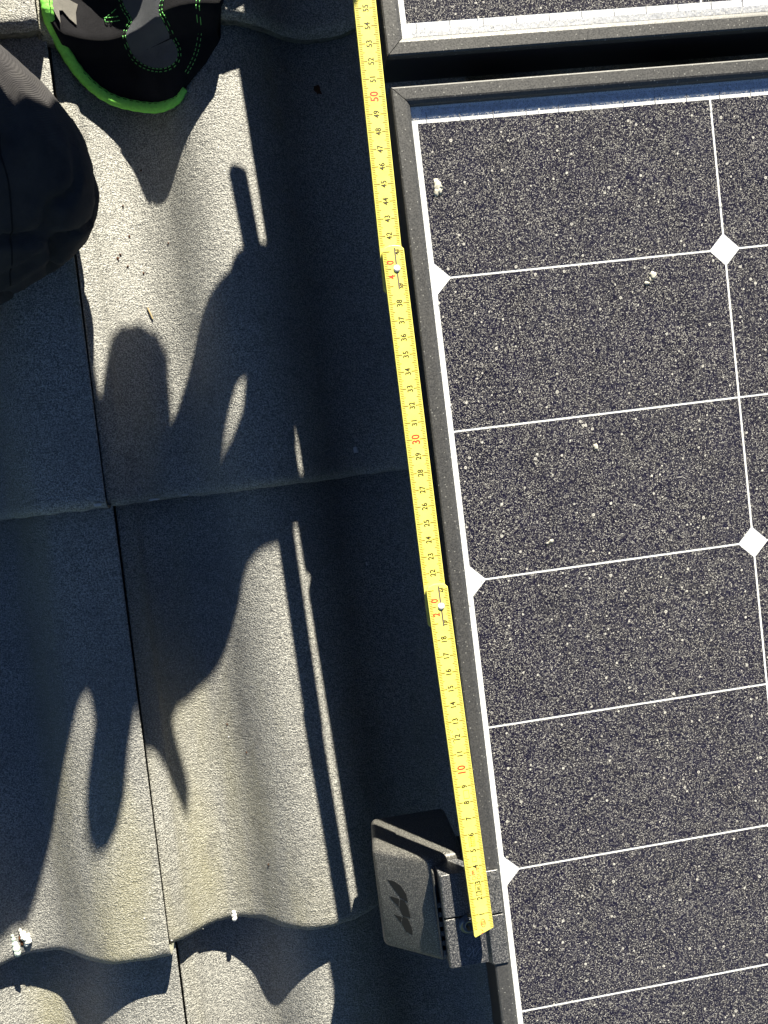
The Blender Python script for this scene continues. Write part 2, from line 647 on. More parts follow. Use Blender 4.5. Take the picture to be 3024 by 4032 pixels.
def bar(name, parent, a, b, n_in, trim=1.06):
    """mitred frame bar from outer corner a to outer corner b; n_in points to the glass.
    cross-section: outer wall, flat top, rolled inner lip down to the glass"""
    a, b, n_in = Vector(a), Vector(b), Vector(n_in)
    d = (b - a).normalized()
    # (inset, z)
    cs = [(0, -3.1), (0, -.05), (.0, ZF - .10), (.012, ZF - .055), (.10, ZF), (trim - .32, ZF), (trim - .22, ZF - .03), (trim - .04, ZF - .14),
          (trim, ZG + .16), (trim + .02, ZG + .015), (trim - .5, ZG - .75), (.25, -3.1)]
    vs, fs = [], []
    for q, s in ((a, 1), (b, -1)):
        for i, z in cs:
            p = q + d * s * (max(i, 0) + .028) + n_in * i
            vs.append((p.x, p.y, z))
    m = len(cs)
    for i in range(m):
        fs.append((i, (i + 1) % m, m + (i + 1) % m, m + i))
    fs.append(tuple(range(m))[::-1])
    fs.append(tuple(range(m, 2 * m)))
    o = mesh_obj(name, vs, fs, M_FRAME, parent)
    o.data.materials.append(M_FRAME_SIDE)
    b2 = bmesh.new()
    b2.from_mesh(o.data)
    bmesh.ops.recalc_face_normals(b2, faces=b2.faces)
    b2.to_mesh(o.data)
    b2.free()
    for p in o.data.polygons:
        if p.center.z * CM ** 0 < (-.1 - org(parent).z) * CM: p.material_index = 1
    return o


def panel(name, label, x_cell, y_top_cell, rows, first_cham_top, top_in, bot_in, strip_top, strip_bot):
    """y_top_cell: upper edge of the upper cell row; *_in: distance from the cells to the outer frame edge"""
    cols = 6
    x0, x1 = x_cell - 1.43, x_cell + PX * (cols - 1) + CW + 1.43
    y1 = y_top_cell + top_in
    y0 = y_top_cell - PY * (rows - 1) - CH - bot_in
    t = thing(name, ((x0 + x1) / 2, (y0 + y1) / 2, -3.1), label, 'solar panel', 'solar panels on the roof')
    bar('frame_bar', t, (x0, y1, 0), (x0, y0, 0), (1, 0, 0))
    bar('frame_bar', t, (x1, y0, 0), (x1, y1, 0), (-1, 0, 0))
    bar('frame_bar', t, (x1, y1, 0), (x0, y1, 0), (0, -1, 0))
    bar('frame_bar', t, (x0, y0, 0), (x1, y0, 0), (0, 1, 0))
    i = .62
    b = bmesh.new()
    add_box(b, x0 + i, x1 - i, y0 + i, y1 - i, -.25, -.06)
    bm_obj('backsheet', b, M_BACK, t)
    mesh_obj('glass_pane', [(x0 + i, y0 + i, ZG), (x1 - i, y0 + i, ZG), (x1 - i, y1 - i, ZG), (x0 + i, y1 - i, ZG)], [(0, 1, 2, 3)], M_GLASS, t)
    og = org(t)
    for r in range(rows):
        ct = first_cham_top if r % 2 == 0 else not first_cham_top
        for c in range(cols):
            o = bpy.data.objects.new('solar_cell', CELL_T if ct else CELL_B)
            COL.objects.link(o)
            o.parent = t
            o.location = (Vector((x_cell + PX * c, y_top_cell - CH - PY * r, -.050)) - og) * CM
    # collector ribbon along the edge strips, with the cell tabs crossing it
    for s, yy, sg in ((strip_top, y_top_cell, 1), (strip_bot, y0 + bot_in, -1)):
        if not s: continue
        b = bmesh.new()
        add_box(b, x_cell + .28, x1 - 1.7, min(yy + sg * .42, yy + sg * .82), max(yy + sg * .42, yy + sg * .82), -.058, -.040)
        rb = bm_obj('collector_ribbon', b, M_RIBBON, t)
        b = bmesh.new()
        for c in range(cols):
            for q in range(9):
                x = x_cell + PX * c + .55 + q * 2.03
                add_box(b, x, x + .05, min(yy + sg * .04, yy + sg * .46), max(yy + sg * .04, yy + sg * .46), -.058, -.034)
        tag(bm_obj('ribbon_tabs', b, M_GAP, rb), kind='stuff')
    return t


panel('solar_panel', 'dusty dark blue solar panel beside the yellow ruler, with clamp on its edge', 0.0, 0.0, 10, False, 2.05, 1.9, True, False)
panel('solar_panel', 'solar panel at the top edge, its bright white strip above the dark gap', 0.03, 5.83 + PY * 9 + CH, 10, False, 1.9, 2.02, False, True)

# mounting rails under the panels
for yy, lab in ((-48.4, 'black mounting rail under the panel behind the end cap'),):
    b = bmesh.new()
    add_box(b, -4.3, 112, yy - 1.9, yy + 1.9, -7.4, -3.14)
    o = bm_obj('mounting_rail', b, M_FRAME_SIDE, None, loc=(54, yy, -7.4))
    bevel(o, .2)
    tag(o, lab, 'rail')
    for xx in (8., 52., 96.):
        b = bmesh.new()
        add_box(b, xx - 1.5, xx + 1.5, yy - 1.2, yy + 1.2, surf(xx, yy) - .6, -7.41)
        bm_obj('rail_foot', b, M_FRAME_SIDE, o)

# ------------------------------------------------------------------ rail end cap and clamp
cap = thing('rail_end_cap', (-6.2, -48.5, -9.2), 'black moulded end cap with three-leaf emblem, left of the panel clamp', 'end cap')
prof_c = [(-4.40, -1.30), (-7.95, -4.30), (-7.9, -5.0), (-7.6, -9.2), (-2.2, -9.2), (-2.2, -1.75), (-3.6, -1.72)]
b = bmesh.new()
va = [b.verts.new((x, -45.05, z)) for x, z in prof_c]
vb = [b.verts.new((x, -51.85, z)) for x, z in prof_c]
n = len(prof_c)
b.faces.new(va)
b.faces.new(vb[::-1])
for i in range(n):
    b.faces.new((va[i], vb[i], vb[(i + 1) % n], va[(i + 1) % n]))
o = bm_obj('body', b, M_CAP, cap, smooth=True)
bevel(o, .38, 4, 30)
LOGO = [[(-7.2, -47.01), (-6.84, -47.0), (-6.44, -47.23), (-6.15, -47.74), (-6.11, -48.27), (-6.54, -48.07), (-6.93, -47.5)],
        [(-7.21, -48.19), (-7.09, -48.12), (-6.63, -48.17), (-6.72, -48.76), (-6.97, -48.46)],
        [(-6.58, -48.18), (-6.33, -48.22), (-6.15, -48.61), (-6.07, -49.31), (-6.54, -49.3), (-6.69, -48.82)],
        [(-7.07, -49.33), (-6.61, -49.4), (-6.7, -49.85), (-6.87, -49.61)],
        [(-6.55, -49.34), (-6.24, -49.43), (-6.08, -49.97), (-6.07, -50.51), (-6.47, -50.34), (-6.67, -49.84)]]


def capz(x): return -1.30 + (x + 4.40) * 3.0 / 3.55


b = bmesh.new()
for P in LOGO:
    lo = [b.verts.new((x, y, capz(x) - .02)) for x, y in P]
    hi = [b.verts.new((x - .006, y, capz(x) + .012)) for x, y in P]
    b.faces.new(lo)
    b.faces.new(hi[::-1])
    for i in range(len(P)):
        j = (i + 1) % len(P)
        b.faces.new((lo[i], hi[i], hi[j], lo[j]))
bm_obj('emblem', b, M_LOGO, cap)
b = bmesh.new()                       # ribbed strip along the cap's inner side
add_box(b, -4.52, -4.42, -51.3, -45.6, -2.2, -.75)
strip = bm_obj('latch_strip', b, M_CAP, cap)
bevel(strip, .06)
for q in range(6):
    b = bmesh.new()
    add_box(b, -4.421, -4.24, -51.0 + q * .62, -50.7 + q * .62, -1.6, -.72)
    bm_obj('latch_rib', b, M_CAP, cap)

clamp = thing('end_clamp', (-2.4, -48.4, -3), 'black metal clamp gripping the panel edge under the ruler end', 'clamp')
ZP = .15


def plate(name, ya, yb, dz):
    pr = [(-4.22, -2.6), (-4.22, ZP - .12 + dz), (-4.12, ZP + dz), (-1.95, ZP + dz), (-1.75, ZP + .06 + dz), (-1.55, ZF + .12 + dz), (-1.38, ZF + .16 + dz), (-.62, ZF + .15 + dz),
          (-.52, ZF + .04), (-1.45, ZF + .03), (-1.50, -.3), (-1.60, -2.6)]
    bb = bmesh.new()
    A = [bb.verts.new((x, ya, z)) for x, z in pr]
    B = [bb.verts.new((x, yb, z)) for x, z in pr]
    m = len(pr)
    bb.faces.new(A)
    bb.faces.new(B[::-1])
    for i in range(m): bb.faces.new((A[i], B[i], B[(i + 1) % m], A[(i + 1) % m]))
    oo = bm_obj(name, bb, M_CLAMP, clamp)
    bevel(oo, .07, 3)
    return oo


plate('clamp_jaw', -45.45, -48.2, .0)
plate('clamp_jaw', -48.32, -51.45, -.05)
b = bmesh.new()
add_box(b, -3.9, -1.7, -51.2, -45.7, -2.9, -.5)
bm_obj('clamp_block', b, M_CLAMP, clamp)
# bolt with washer and hexagonal socket
b = bmesh.new()


def disc_ring(bb, c, rs, seg=24):
    """lathe: list of (r,z)"""
    rings = []
    for r, z in rs:
        rings.append([bb.verts.new((c[0] + r * math.cos(2 * math.pi * k / seg), c[1] + r * math.sin(2 * math.pi * k / seg), z)) for k in range(seg)])
    for i in range(len(rings) - 1):
        for k in range(seg):
            bb.faces.new((rings[i][k], rings[i][(k + 1) % seg], rings[i + 1][(k + 1) % seg], rings[i + 1][k]))
    bb.faces.new(rings[-1])


disc_ring(b, (-2.75, -48.75), [(.62, ZP - .1), (.62, ZP + .03), (.60, ZP + .05), (.46, ZP + .06), (.44, ZP + .30), (.40, ZP + .34), (.24, ZP + .34), (.22, ZP + .10)])
bolt = bm_obj('bolt', b, M_STEEL, clamp, smooth=True)
ENG = [[(-2.68, -50.24), (-2.64, -50.57), (-2.64, -50.89), (-2.53, -50.91), (-2.42, -50.69), (-2.2, -50.49), (-2.02, -50.32)],
       [(-3.09, -50.72), (-2.95, -50.87), (-2.82, -50.7), (-2.64, -50.57), (-2.42, -50.37)],
       [(-3.12, -50.6), (-3.02, -50.46), (-2.85, -50.33), (-2.79, -50.46)]]
b = bmesh.new()
for P in ENG:
    add_tube(b, spline([(x, y, ZP - .045) for x, y in P], 4), .018, 5)
bm_obj('engraving', b, M_ENGR, clamp)

# ------------------------------------------------------------------ folding ruler
RW = 1.30
TH = .34
SEGS = [  # t0, t1, centre line (x at y), top z
    (0.0, 21.35, ((-2.03, -48.55), (-2.41, -27.0)), 1.45),
    (18.70, 41.35, ((-2.48, -29.5), (-2.55, -7.0)), 1.10),
    (38.70, 61.35, ((-2.66, -9.6), (-2.30, 12.6)), .75),
    (58.70, 80.9, ((-2.36, 10.3), (-2.95, 32.6)), .40)]
ruler = thing('folding_ruler', (-2.4, -10, 0), 'yellow folding ruler lying along the left edge of the solar panels', 'ruler')


def text_mesh(bb, s, px, py, z, size, rot):
    """flat lettering into bb; rot: direction of reading"""
    cu = bpy.data.curves.new('t', 'FONT')
    cu.body = s
    cu.size = size
    cu.align_x = 'CENTER'
    cu.align_y = 'CENTER'
    cu.space_character = 1.08
    cu.offset = size * .022
    ob = bpy.data.objects.new('t', cu)
    COL.objects.link(ob)
    dg = bpy.context.evaluated_depsgraph_get()
    ev = ob.evaluated_get(dg)
    tm = ev.to_mesh()
    mt = Matrix.Translation((px, py, z)) @ Matrix.Rotation(rot, 4, 'Z') @ Matrix.Scale(.86, 4, (1, 0, 0))
    vs = [bb.verts.new(mt @ v.co) for v in tm.vertices]
    for p in tm.polygons:
        try: bb.faces.new([vs[i] for i in p.vertices])
        except ValueError: pass
    ev.to_mesh_clear()
    bpy.data.objects.remove(ob)
    bpy.data.curves.remove(cu)


def quad(bb, c, du, dv):
    bb.faces.new([bb.verts.new(c + du * a + dv * e) for a, e in ((-1, -1), (1, -1), (1, 1), (-1, 1))])


def box_outline(bb, c, du, dv, w):
    """four thin bars"""
    eu, ev = du.normalized(), dv.normalized()
    for s in (-1, 1):
        quad(bb, c + dv * s, du + eu * w, ev * w)
        quad(bb, c + du * s, eu * w, dv + ev * w)


def ruler_segment(idx, t0, t1, line, zt):
    (xa, ya), (xb, yb) = line
    d = Vector((xb - xa, yb - ya, 0)).normalized()
    s = Vector((d.y, -d.x, 0))                       # to the right
    rot = math.atan2(d.y, d.x)

    def at(t, o, z=0.):
        y = t - 48.55
        p = Vector((xa + (xb - xa) * (y - ya) / (yb - ya), y, zt + z))
        return p + s * o
    h = RW / 2
    P = []
    if idx == 0:
        P += [at(-.42, -h + .05), at(-.30, -h), ]
        P2 = [at(.02, h - .04), at(-.02, h - .12)]
    else:
        P += [at(t0 + .02, -h + .22), at(t0 + .07, -h + .10), at(t0 + .22, -h)]
        P2 = [at(t0 + .22, h), at(t0 + .07, h - .10), at(t0 + .02, h - .22)]
    P += [at(t1 - .30, -h), at(t1 - .10, -h + .16), at(t1, -h + .42), at(t1 + .02, 0), at(t1, h - .42), at(t1 - .06, h - .16), at(t1 - .24, h)]
    P += P2
    bb = bmesh.new()
    add_prism(bb, [(p.x, p.y) for p in P], zt - TH, zt)
    sg = bm_obj('ruler_segment', bb, M_RULER, ruler)
    sg.data.materials.append(M_RSIDE)
    for p in sg.data.polygons:
        if abs(p.normal.z) < .5: p.material_index = 1
    bevel(sg, .035, 2)
    tk, ink, red, fad = bmesh.new(), bmesh.new(), bmesh.new(), bmesh.new()
    e = .008
    lo = t0 if idx == 0 else t0 + 2.75
    for mm in range(int(lo * 10) + (1 if idx == 0 else 0), int((t1 - .2) * 10)):
        L = .38 if mm % 10 == 0 else (.28 if mm % 5 == 0 else .19)
        w = .026 if mm % 10 == 0 else .018
        for side in (-1, 1):
            quad(tk, at(mm / 10, side * (h - .05 - L / 2), e), s * (L / 2), d * w)
    hinge = {20: 1, 40: 1, 60: 1}
    for t in range(max(1, int(lo) + 1) if idx == 0 else int(lo) + 1, int(t1) + 1):
        if t in hinge and idx < 3:
            text_mesh(red, str(t)[0], *at(t - .45, -.22, e)[:], .56, rot)
            text_mesh(red, '0', *at(t + .38, -.22, e)[:], .56, rot)
        elif t - 1 in hinge or t + 1 in hinge:
            text_mesh(ink, str(t), *at(t - .02, .22, e)[:], .40, rot)
        elif t % 10 == 0:
            text_mesh(red, str(t), *at(t, 0, e)[:], .66, rot)
        else:
            text_mesh(ink, str(t), *at(t + (.0 if t > 9 else -.02), .02, e)[:], .47, rot)
    if idx == 0:
        # maker's marks near the zero end
        box_outline(ink, at(2.52, .0, e), d * .33, s * .17, .014)
        text_mesh(ink, '2m', *at(2.52, .0, e)[:], .36, rot)
        text_mesh(red, '099', *at(3.62, -.17, e)[:], .23, rot)
        text_mesh(red, '1.172', *at(3.66, .13, e)[:], .23, rot)
        for tt, oo in ((3.28, -.17), (3.28, .13)):
            ringp = [at(tt + .10 * math.cos(a * math.pi / 6), oo + .12 * math.sin(a * math.pi / 6), e) for a in range(13)]
            for a in range(12):
                quad(red, (ringp[a] + ringp[a + 1]) / 2, (ringp[a + 1] - ringp[a]) / 2, (ringp[a + 1] - ringp[a]).cross(V(0, 0, 1)).normalized() * .013)
        # class mark: III in an oval, and half an arc at the end
        ov = [at(.42 + .25 * math.cos(a * math.pi / 8), .0 + .14 * math.sin(a * math.pi / 8), e) for a in range(17)]
        for a in range(16):
            quad(red, (ov[a] + ov[a + 1]) / 2, (ov[a + 1] - ov[a]) / 2, (ov[a + 1] - ov[a]).cross(V(0, 0, 1)).normalized() * .016)
        for q in (-.08, 0, .08): quad(red, at(.42 + q, 0, e), s * .12, d * .016)
        ov = [at(-.10 + .13 * math.cos(a * math.pi / 8), -.22 + .15 * math.sin(a * math.pi / 8), e) for a in range(9)]
        for a in range(8):
            quad(red, (ov[a] + ov[a + 1]) / 2, (ov[a + 1] - ov[a]) / 2, (ov[a + 1] - ov[a]).cross(V(0, 0, 1)).normalized() * .018)
        # worn print between 4 and 6 and between 8 and 9
        box_outline(fad, at(5.55, .0, e), d * .30, s * .17, .012)
        for q in range(5):
            quad(fad, at(5.32 + q * .115, -.04, e), d * .035, s * .06)
            quad(fad, at(5.32 + q * .115, .09, e), d * .03, s * .03)
        box_outline(fad, at(8.48, .06, e), d * .25, s * .16, .012)
        box_outline(fad, at(4.45, .0, e), d * .16, s * .12, .010)
        for q, (tt, oo) in enumerate(((12.40, -.28), (12.15, -.26), (11.85, -.27), (11.74, -.24), (11.92, -.2), (12.5, .1))):
            quad(ink, at(tt, oo, e), (d * .055 + s * .03 * (-1) ** q), (s * .02 - d * .008))
    for nm, bb, mt in (('tick_marks', tk, M_TICK), ('numerals', ink, M_INK), ('red_numerals', red, M_RED), ('worn_print', fad, M_FADED)):
        if bb.verts: tag(mesh_from(nm, bb, mt, sg), kind='stuff')
        else: bb.free()
    if idx < 3:                                        # hinge at the upper end of this segment
        t = (20, 40, 60)[idx]
        bb = bmesh.new()
        q0, q1 = at(t - 1.18, .10, 0), at(t + 1.22, .10, 0)
        dd, ss = (q1 - q0) / 2, s * .045
        c = (q0 + q1) / 2
        P = [c - dd - ss, c - dd + ss, c + dd + ss, c + dd - ss]
        add_prism(bb, [(p.x, p.y) for p in P], zt - .02, zt + .010)
        bm_obj('hinge_spring', bb, M_SLOT, sg)
        bb = bmesh.new()
        c = at(t, .10)
        disc_ring(bb, (c.x, c.y), [(.20, zt - .01), (.205, zt + .02), (.19, zt + .05), (.14, zt + .075), (.07, zt + .085)], 20)
        bm_obj('rivet', bb, M_RIVET, sg, smooth=True)
    return sg


def mesh_from(name, bb, mat, parent):
    o0 = org(parent)
    bmesh.ops.transform(bb, matrix=Matrix.Scale(CM, 4) @ Matrix.Translation(-o0), verts=bb.verts)
    for f in bb.faces:
        f.normal_update()
        if f.normal.z < 0: f.normal_flip()
    me = bpy.data.meshes.new(name)
    bb.to_mesh(me)
    bb.free()
    return obj_from(name, me, mat, parent)


for i, sgm in enumerate(SEGS):
    ruler_segment(i, *sgm)


# ------------------------------------------------------------------ soft bodies: fills an outline with an inflated skin
def inflate(name, poly, zmid, thick, step, mat, parent, hole=None, lower=1.0):
    """poly (x,y) cm; zmid(x,y); thick(dist)->half thickness"""
    Q = []
    for i in range(len(poly)):
        a, c = Vector(poly[i]), Vector(poly[(i + 1) % len(poly)])
        m = max(1, int((c - a).length / step))
        for q in range(m): Q.append(a + (c - a) * q / m)
    A = np.array([(q.x, q.y) for q in Q])
    B = np.roll(A, -1, axis=0)
    n_out = len(A)
    if hole:
        A2 = np.array(hole, float)
        A, B = np.vstack([A, A2]), np.vstack([B, np.roll(A2, -1, axis=0)])
    g = []
    x0, y0 = A.min(0)
    x1, y1 = A.max(0)
    y = y0
    row = 0
    while y < y1:
        x = x0 + (step / 2 if row % 2 else 0)
        while x < x1:
            g.append((x, y))
            x += step
        y += step * .87
        row += 1
    G = np.array(g)

    def dist(P):
        ab = B - A
        out = np.full(len(P), 1e9)
        for a, e in zip(A, ab):
            t = np.clip(((P - a) @ e) / (e @ e + 1e-12), 0, 1)
            out = np.minimum(out, np.hypot(*(P - a - t[:, None] * e).T))
        return out
    ins = np.zeros(len(G), bool)
    for a, c in zip(A, B):
        cond = ((a[1] > G[:, 1]) != (c[1] > G[:, 1]))
        with np.errstate(divide='ignore', invalid='ignore'):
            xx = (c[0] - a[0]) * (G[:, 1] - a[1]) / (c[1] - a[1]) + a[0]
        ins ^= cond & (G[:, 0] < xx)
    D = dist(G)
    G = G[ins & (D > step * .45)]
    pts = [Vector(p) for p in A] + [Vector(p) for p in G]
    nb = n_out
    ed = [(i, (i + 1) % nb) for i in range(nb)]
    if hole:
        nh = len(hole)
        ed += [(nb + i, nb + (i + 1) % nh) for i in range(nh)]
    r = delaunay_2d_cdt(pts, ed, [list(range(nb))], 1, 1e-6)
    P2, tris = r[0], r[2]
    if hole:
        def in_hole(p):
            k = False
            for i in range(nh):
                a, c = hole[i], hole[(i + 1) % nh]
                if (a[1] > p.y) != (c[1] > p.y) and p.x < (c[0] - a[0]) * (p.y - a[1]) / (c[1] - a[1]) + a[0]: k = not k
            return k
        tris = [t for t in tris if not in_hole((P2[t[0]] + P2[t[1]] + P2[t[2]]) / 3)]
    PP = np.array([(p.x, p.y) for p in P2])
    D = dist(PP)
    D[D < step * .2] = 0
    vs, fs = [], []
    top_i, bot_i = {}, {}
    for i, p in enumerate(P2):
        zm = zmid(p.x, p.y)
        h = thick(D[i])
        top_i[i] = len(vs)
        vs.append((p.x, p.y, zm + h))
        if D[i] <= 0: bot_i[i] = top_i[i]
        else:
            bot_i[i] = len(vs)
            vs.append((p.x, p.y, zm - h * lower))
    for t in tris:
        a, c, e = t[:3]
        n = (P2[c] - P2[a]).cross(P2[e] - P2[a])
        t = list(t) if n > 0 else list(t)[::-1]
        fs.append([top_i[i] for i in t])
        bt = [bot_i[i] for i in t][::-1]
        if sorted(bt) != sorted(fs[-1]): fs.append(bt)
    return mesh_obj(name, vs, fs, mat, parent, smooth=True)


# ------------------------------------------------------------------ work glove on the tiles
glove = thing('work_glove', (-15, 14, -14), 'black work glove with bright green cuff hem lying on the tiles', 'glove')
HEM = [(-22.6, 18.6), (-22.67, 16.4), (-22.75, 15.7), (-22.77, 14.7), (-22.74, 13.88), (-22.2, 12.34), (-21.3, 11.0), (-19.9, 9.82), (-18.0, 8.98), (-16.2, 8.36), (-14.8, 8.4), (-14.1, 9.0)]
BODY = HEM + [(-13.3, 9.7), (-12.4, 10.5), (-11.25, 12.0), (-10.5, 13.6), (-9.7, 16.0), (-7.6, 18.5), (-7.2, 21.0), (-8.4, 23.2), (-9.4, 27.5),
              (-11., 29.), (-12.4, 27.8), (-12.6, 30.5), (-14.3, 31.5), (-15.8, 30.2), (-16.0, 31.0), (-17.8, 31.2), (-19.0, 29.5), (-19.3, 29.0), (-21., 28.4), (-22., 26.5), (-22.6, 22)]
RX = [-24, -21, -19.3, -17.5, -15.2, -13.2, -12.2, -10.9, -9.1, -7.3, -6]
RZ = [-13.3, -13.1, -13.0, -12.6, -11.7, -10.5, -10.0, -9.8, -9.6, -10.2, -11.4]
HX, HY = [-23, -22.5, -21, -19.5, -17.7, -16, -14.5, -12, -10], [16, 13.7, 11.2, 9.6, 8.6, 8.3, 8.8, 10.8, 13.5]


def smooth01(t):
    t = min(1, max(0, t))
    return t * t * (3 - 2 * t)


def glove_top(x, y):
    """outer skin of the glove: cuff hanging into the tile's trough, back of the hand raised on the next tile"""
    low = sum(ZN + prof((x + d - SEAM) % TW) for d in (-1.5, -.75, 0, .75, 1.5)) / 5 - (y + 20.5) * STEP / GAUGE
    low += float(np.interp(x, [-15, -12.5], [.95, .65]))
    ridge = float(np.interp(x, RX, RZ))
    hy = float(np.interp(x, HX, HY))
    w = min(1, max(0, (y - hy - .3) / (17.4 - hy))) ** 1.45
    z = low * (1 - w) + max(ridge, low) * w
    e = min(1, max(0, (y - hy) / 2.5))
    z += e * (.16 * noise.noise(Vector((x * .35, y * .35, 2))) + .13 * noise.noise(Vector((x * .9 + y * .5, y * .5 - x * .3, 5))))
    if y > 12.4: z = max(z, (surf(x, 13.1) + 1.0) * min(1, (y - 12.4) / .6) + z * (1 - min(1, (y - 12.4) / .6)))
    return z


GH = .42


def gl_thick(d): return GH * (1 - math.exp(-d / .5))


inflate('shell', BODY, lambda x, y: glove_top(x, y) - GH, gl_thick, .4, M_GLOVE, glove, lower=1.0)


def gl_on(x, y, up=.06): return Vector((x, y, glove_top(x, y) + up))


b = bmesh.new()
hp = spline([(x, y, glove_top(x, y) - .22) for x, y in HEM], 8)
for _ in range(3):
    zz = [p.z for p in hp]
    for i, p in enumerate(hp):
        w = zz[max(0, i - 5):i + 6]
        p.z = sum(w) / len(w)
rs = [.42 * (1 - .5 * smooth01((i / len(hp) - .78) / .22)) * (1 + .05 * math.sin(i * 1.9)) for i in range(len(hp))]
add_tube(b, hp, .45, 10, rs=rs, flat=.62)
hem = bm_obj('cuff_hem', b, M_GREEN, glove, smooth=True)
b = bmesh.new()
side = []
for i, p in enumerate(hp[:-6]):
    d = (hp[min(i + 1, len(hp) - 1)] - hp[max(i - 1, 0)]).normalized()
    side.append(p + Vector((-d.y, d.x, 0)) * rs[i] * .62 + V(0, 0, rs[i] * .50))
for i in range(0, len(side) - 2, 2):
    add_tube(b, [side[i], side[i + 1]], .035, 5)
tag(bm_obj('hem_stitching', b, M_HEMST, hem), kind='stuff')


def stitches(path, parent, name, gap=.30, ln=.18, r=.026, off=0., conv=gl_on, mat=None):
    P = spline(path, 16)
    bb = bmesh.new()
    acc = 0
    last = P[0]
    i = 0
    pts = []
    for p in P:
        if (p - last).length >= gap or i == 0:
            pts.append(p)
            last = p
            i += 1
    for q in range(len(pts) - 1):
        d = (pts[q + 1] - pts[q]).normalized()
        nn = Vector((-d.y, d.x, 0)) * off
        a, c = pts[q] + nn, pts[q] + nn + d * ln
        m = (a + c) / 2
        add_tube(bb, [conv(a.x, a.y, .08), conv(m.x, m.y, .12), conv(c.x, c.y, .08)], r, 5)
    return tag(bm_obj(name, bb, mat or M_THREAD, parent), kind='stuff')


# grey bone-shaped patch with a double green seam
PATCH = [(-17.9, 17.6), (-17.65, 15.3), (-17.25, 14.35), (-17.2, 13.9), (-17.7, 13.4), (-17.8, 12.75), (-17.35, 11.9), (-16.3, 11.05), (-15.2, 10.65), (-14.45, 10.85), (-14.25, 11.5),
         (-14.6, 12.4), (-15.05, 13.2), (-15.0, 13.85), (-14.75, 14.5), (-14.4, 17.4)]
pc = spline([(x, y, 0) for x, y in PATCH], 4)
bb = bmesh.new()
ins = [Vector((p.x, p.y)) for p in pc]
gx = [(x, y) for x in np.arange(-18.2, -14, .35) for y in np.arange(10.2, 17.6, .35)]
res = delaunay_2d_cdt(ins + [Vector(g) for g in gx], [(i, (i + 1) % len(ins)) for i in range(len(ins))], [list(range(len(ins)))], 1, 1e-5)
vv = [gl_on(p.x, p.y, .10)[:] for p in res[0]]
mesh_obj('palm_patch', vv, [t if (res[0][t[1]] - res[0][t[0]]).cross(res[0][t[2]] - res[0][t[0]]) > 0 else t[::-1] for t in res[2]], M_PATCH, glove, smooth=True)
stitches([(x, y, 0) for x, y in PATCH], glove, 'seam_stitching', off=-.05)
stitches([(x, y, 0) for x, y in PATCH], glove, 'seam_stitching', off=-.24)
SIDE = [(-11.9, 17.), (-12.2, 14.2), (-12.45, 12.8), (-12.9, 11.4), (-13.45, 10.45), (-14.1, 9.7)]
stitches([(x, y, 0) for x, y in SIDE], glove, 'seam_stitching', off=-.02)
stitches([(x, y, 0) for x, y in SIDE], glove, 'seam_stitching', off=.20)
stitches([(-18.1, 14.3, 0), (-19.3, 14.45, 0), (-18.1, 15.25, 0)], glove, 'seam_stitching', gap=.22, ln=.2)
stitches([(-19.2, 14.65, 0), (-18.1, 14.6, 0)], glove, 'seam_stitching', gap=.22, ln=.2)
LIN = [(-22.3, 15.9), (-20.85, 15.5), (-21.05, 14.85), (-21.1, 14.0), (-21.5, 14.33), (-21.83, 14.77), (-22.03, 14.68), (-22.05, 13.8), (-22.4, 14.67)]
mesh_obj('pale_lining', [gl_on(x, y, .10)[:] for x, y in LIN], [tuple(range(len(LIN)))[::-1]], M_LINING, glove)

# ------------------------------------------------------------------ person: kneeling leg at the left, unseen torso and arm added for their shade
person = thing('person', (-34, 4, -15), 'person kneeling at the left edge in dark charcoal work trousers', 'person')


def swept(name, path, mat, parent, vox=.45, disp=None):
    """continuous skin round a chain of spheres (x,y,z,r)"""
    bb = bmesh.new()
    for (a, c) in zip(path[:-1], path[1:]):
        if a is None or c is None: continue
        n = 7
        for q in range(n + 1):
            t = q / n
            p = [a[i] + (c[i] - a[i]) * t for i in range(4)]
            r = bmesh.ops.create_icosphere(bb, subdivisions=3, radius=p[3])
            bmesh.ops.translate(bb, verts=r['verts'], vec=p[:3])
    o = bm_obj(name, bb, mat, parent, smooth=True)
    rm = o.modifiers.new('remesh', 'REMESH')
    rm.mode = 'VOXEL'
    rm.voxel_size = vox * CM
    rm.use_smooth_shade = True
    sm = o.modifiers.new('smooth', 'SMOOTH')
    sm.factor = .6
    sm.iterations = 8
    dg = bpy.context.evaluated_depsgraph_get()
    me = bpy.data.meshes.new_from_object(o.evaluated_get(dg))
    o.modifiers.clear()
    old = o.data
    o.data = me
    bpy.data.meshes.remove(old)
    o0 = org(parent)
    if disp:
        nrm = [v.normal.copy() for v in me.vertices]
        for v, nn in zip(me.vertices, nrm):
            p = v.co / CM + o0
            v.co += nn * disp(p) * CM
    for p in me.polygons: p.use_smooth = True
    me.update()
    return o


def folds(p):
    a = noise.noise(Vector((p.x * .10 + p.y * .05, p.y * .22, p.z * .16))) * .55
    # creases fanning out below the knee
    w = smooth01((3.5 - p.y) / 7)
    cr = abs(noise.noise(Vector((p.x * .12 + p.y * .30, p.y * .06, p.z * .25 + 4))))
    c2 = abs(noise.noise(Vector((p.x * .07 - p.y * .16, p.y * .05 + p.z * .1, p.z * .2 + 11))))
    return a + w * (-.9 * (1 - smooth01(cr / .18)) + .25) - .35 * (1 - smooth01(c2 / .12)) + .09 * noise.noise(p * .9)


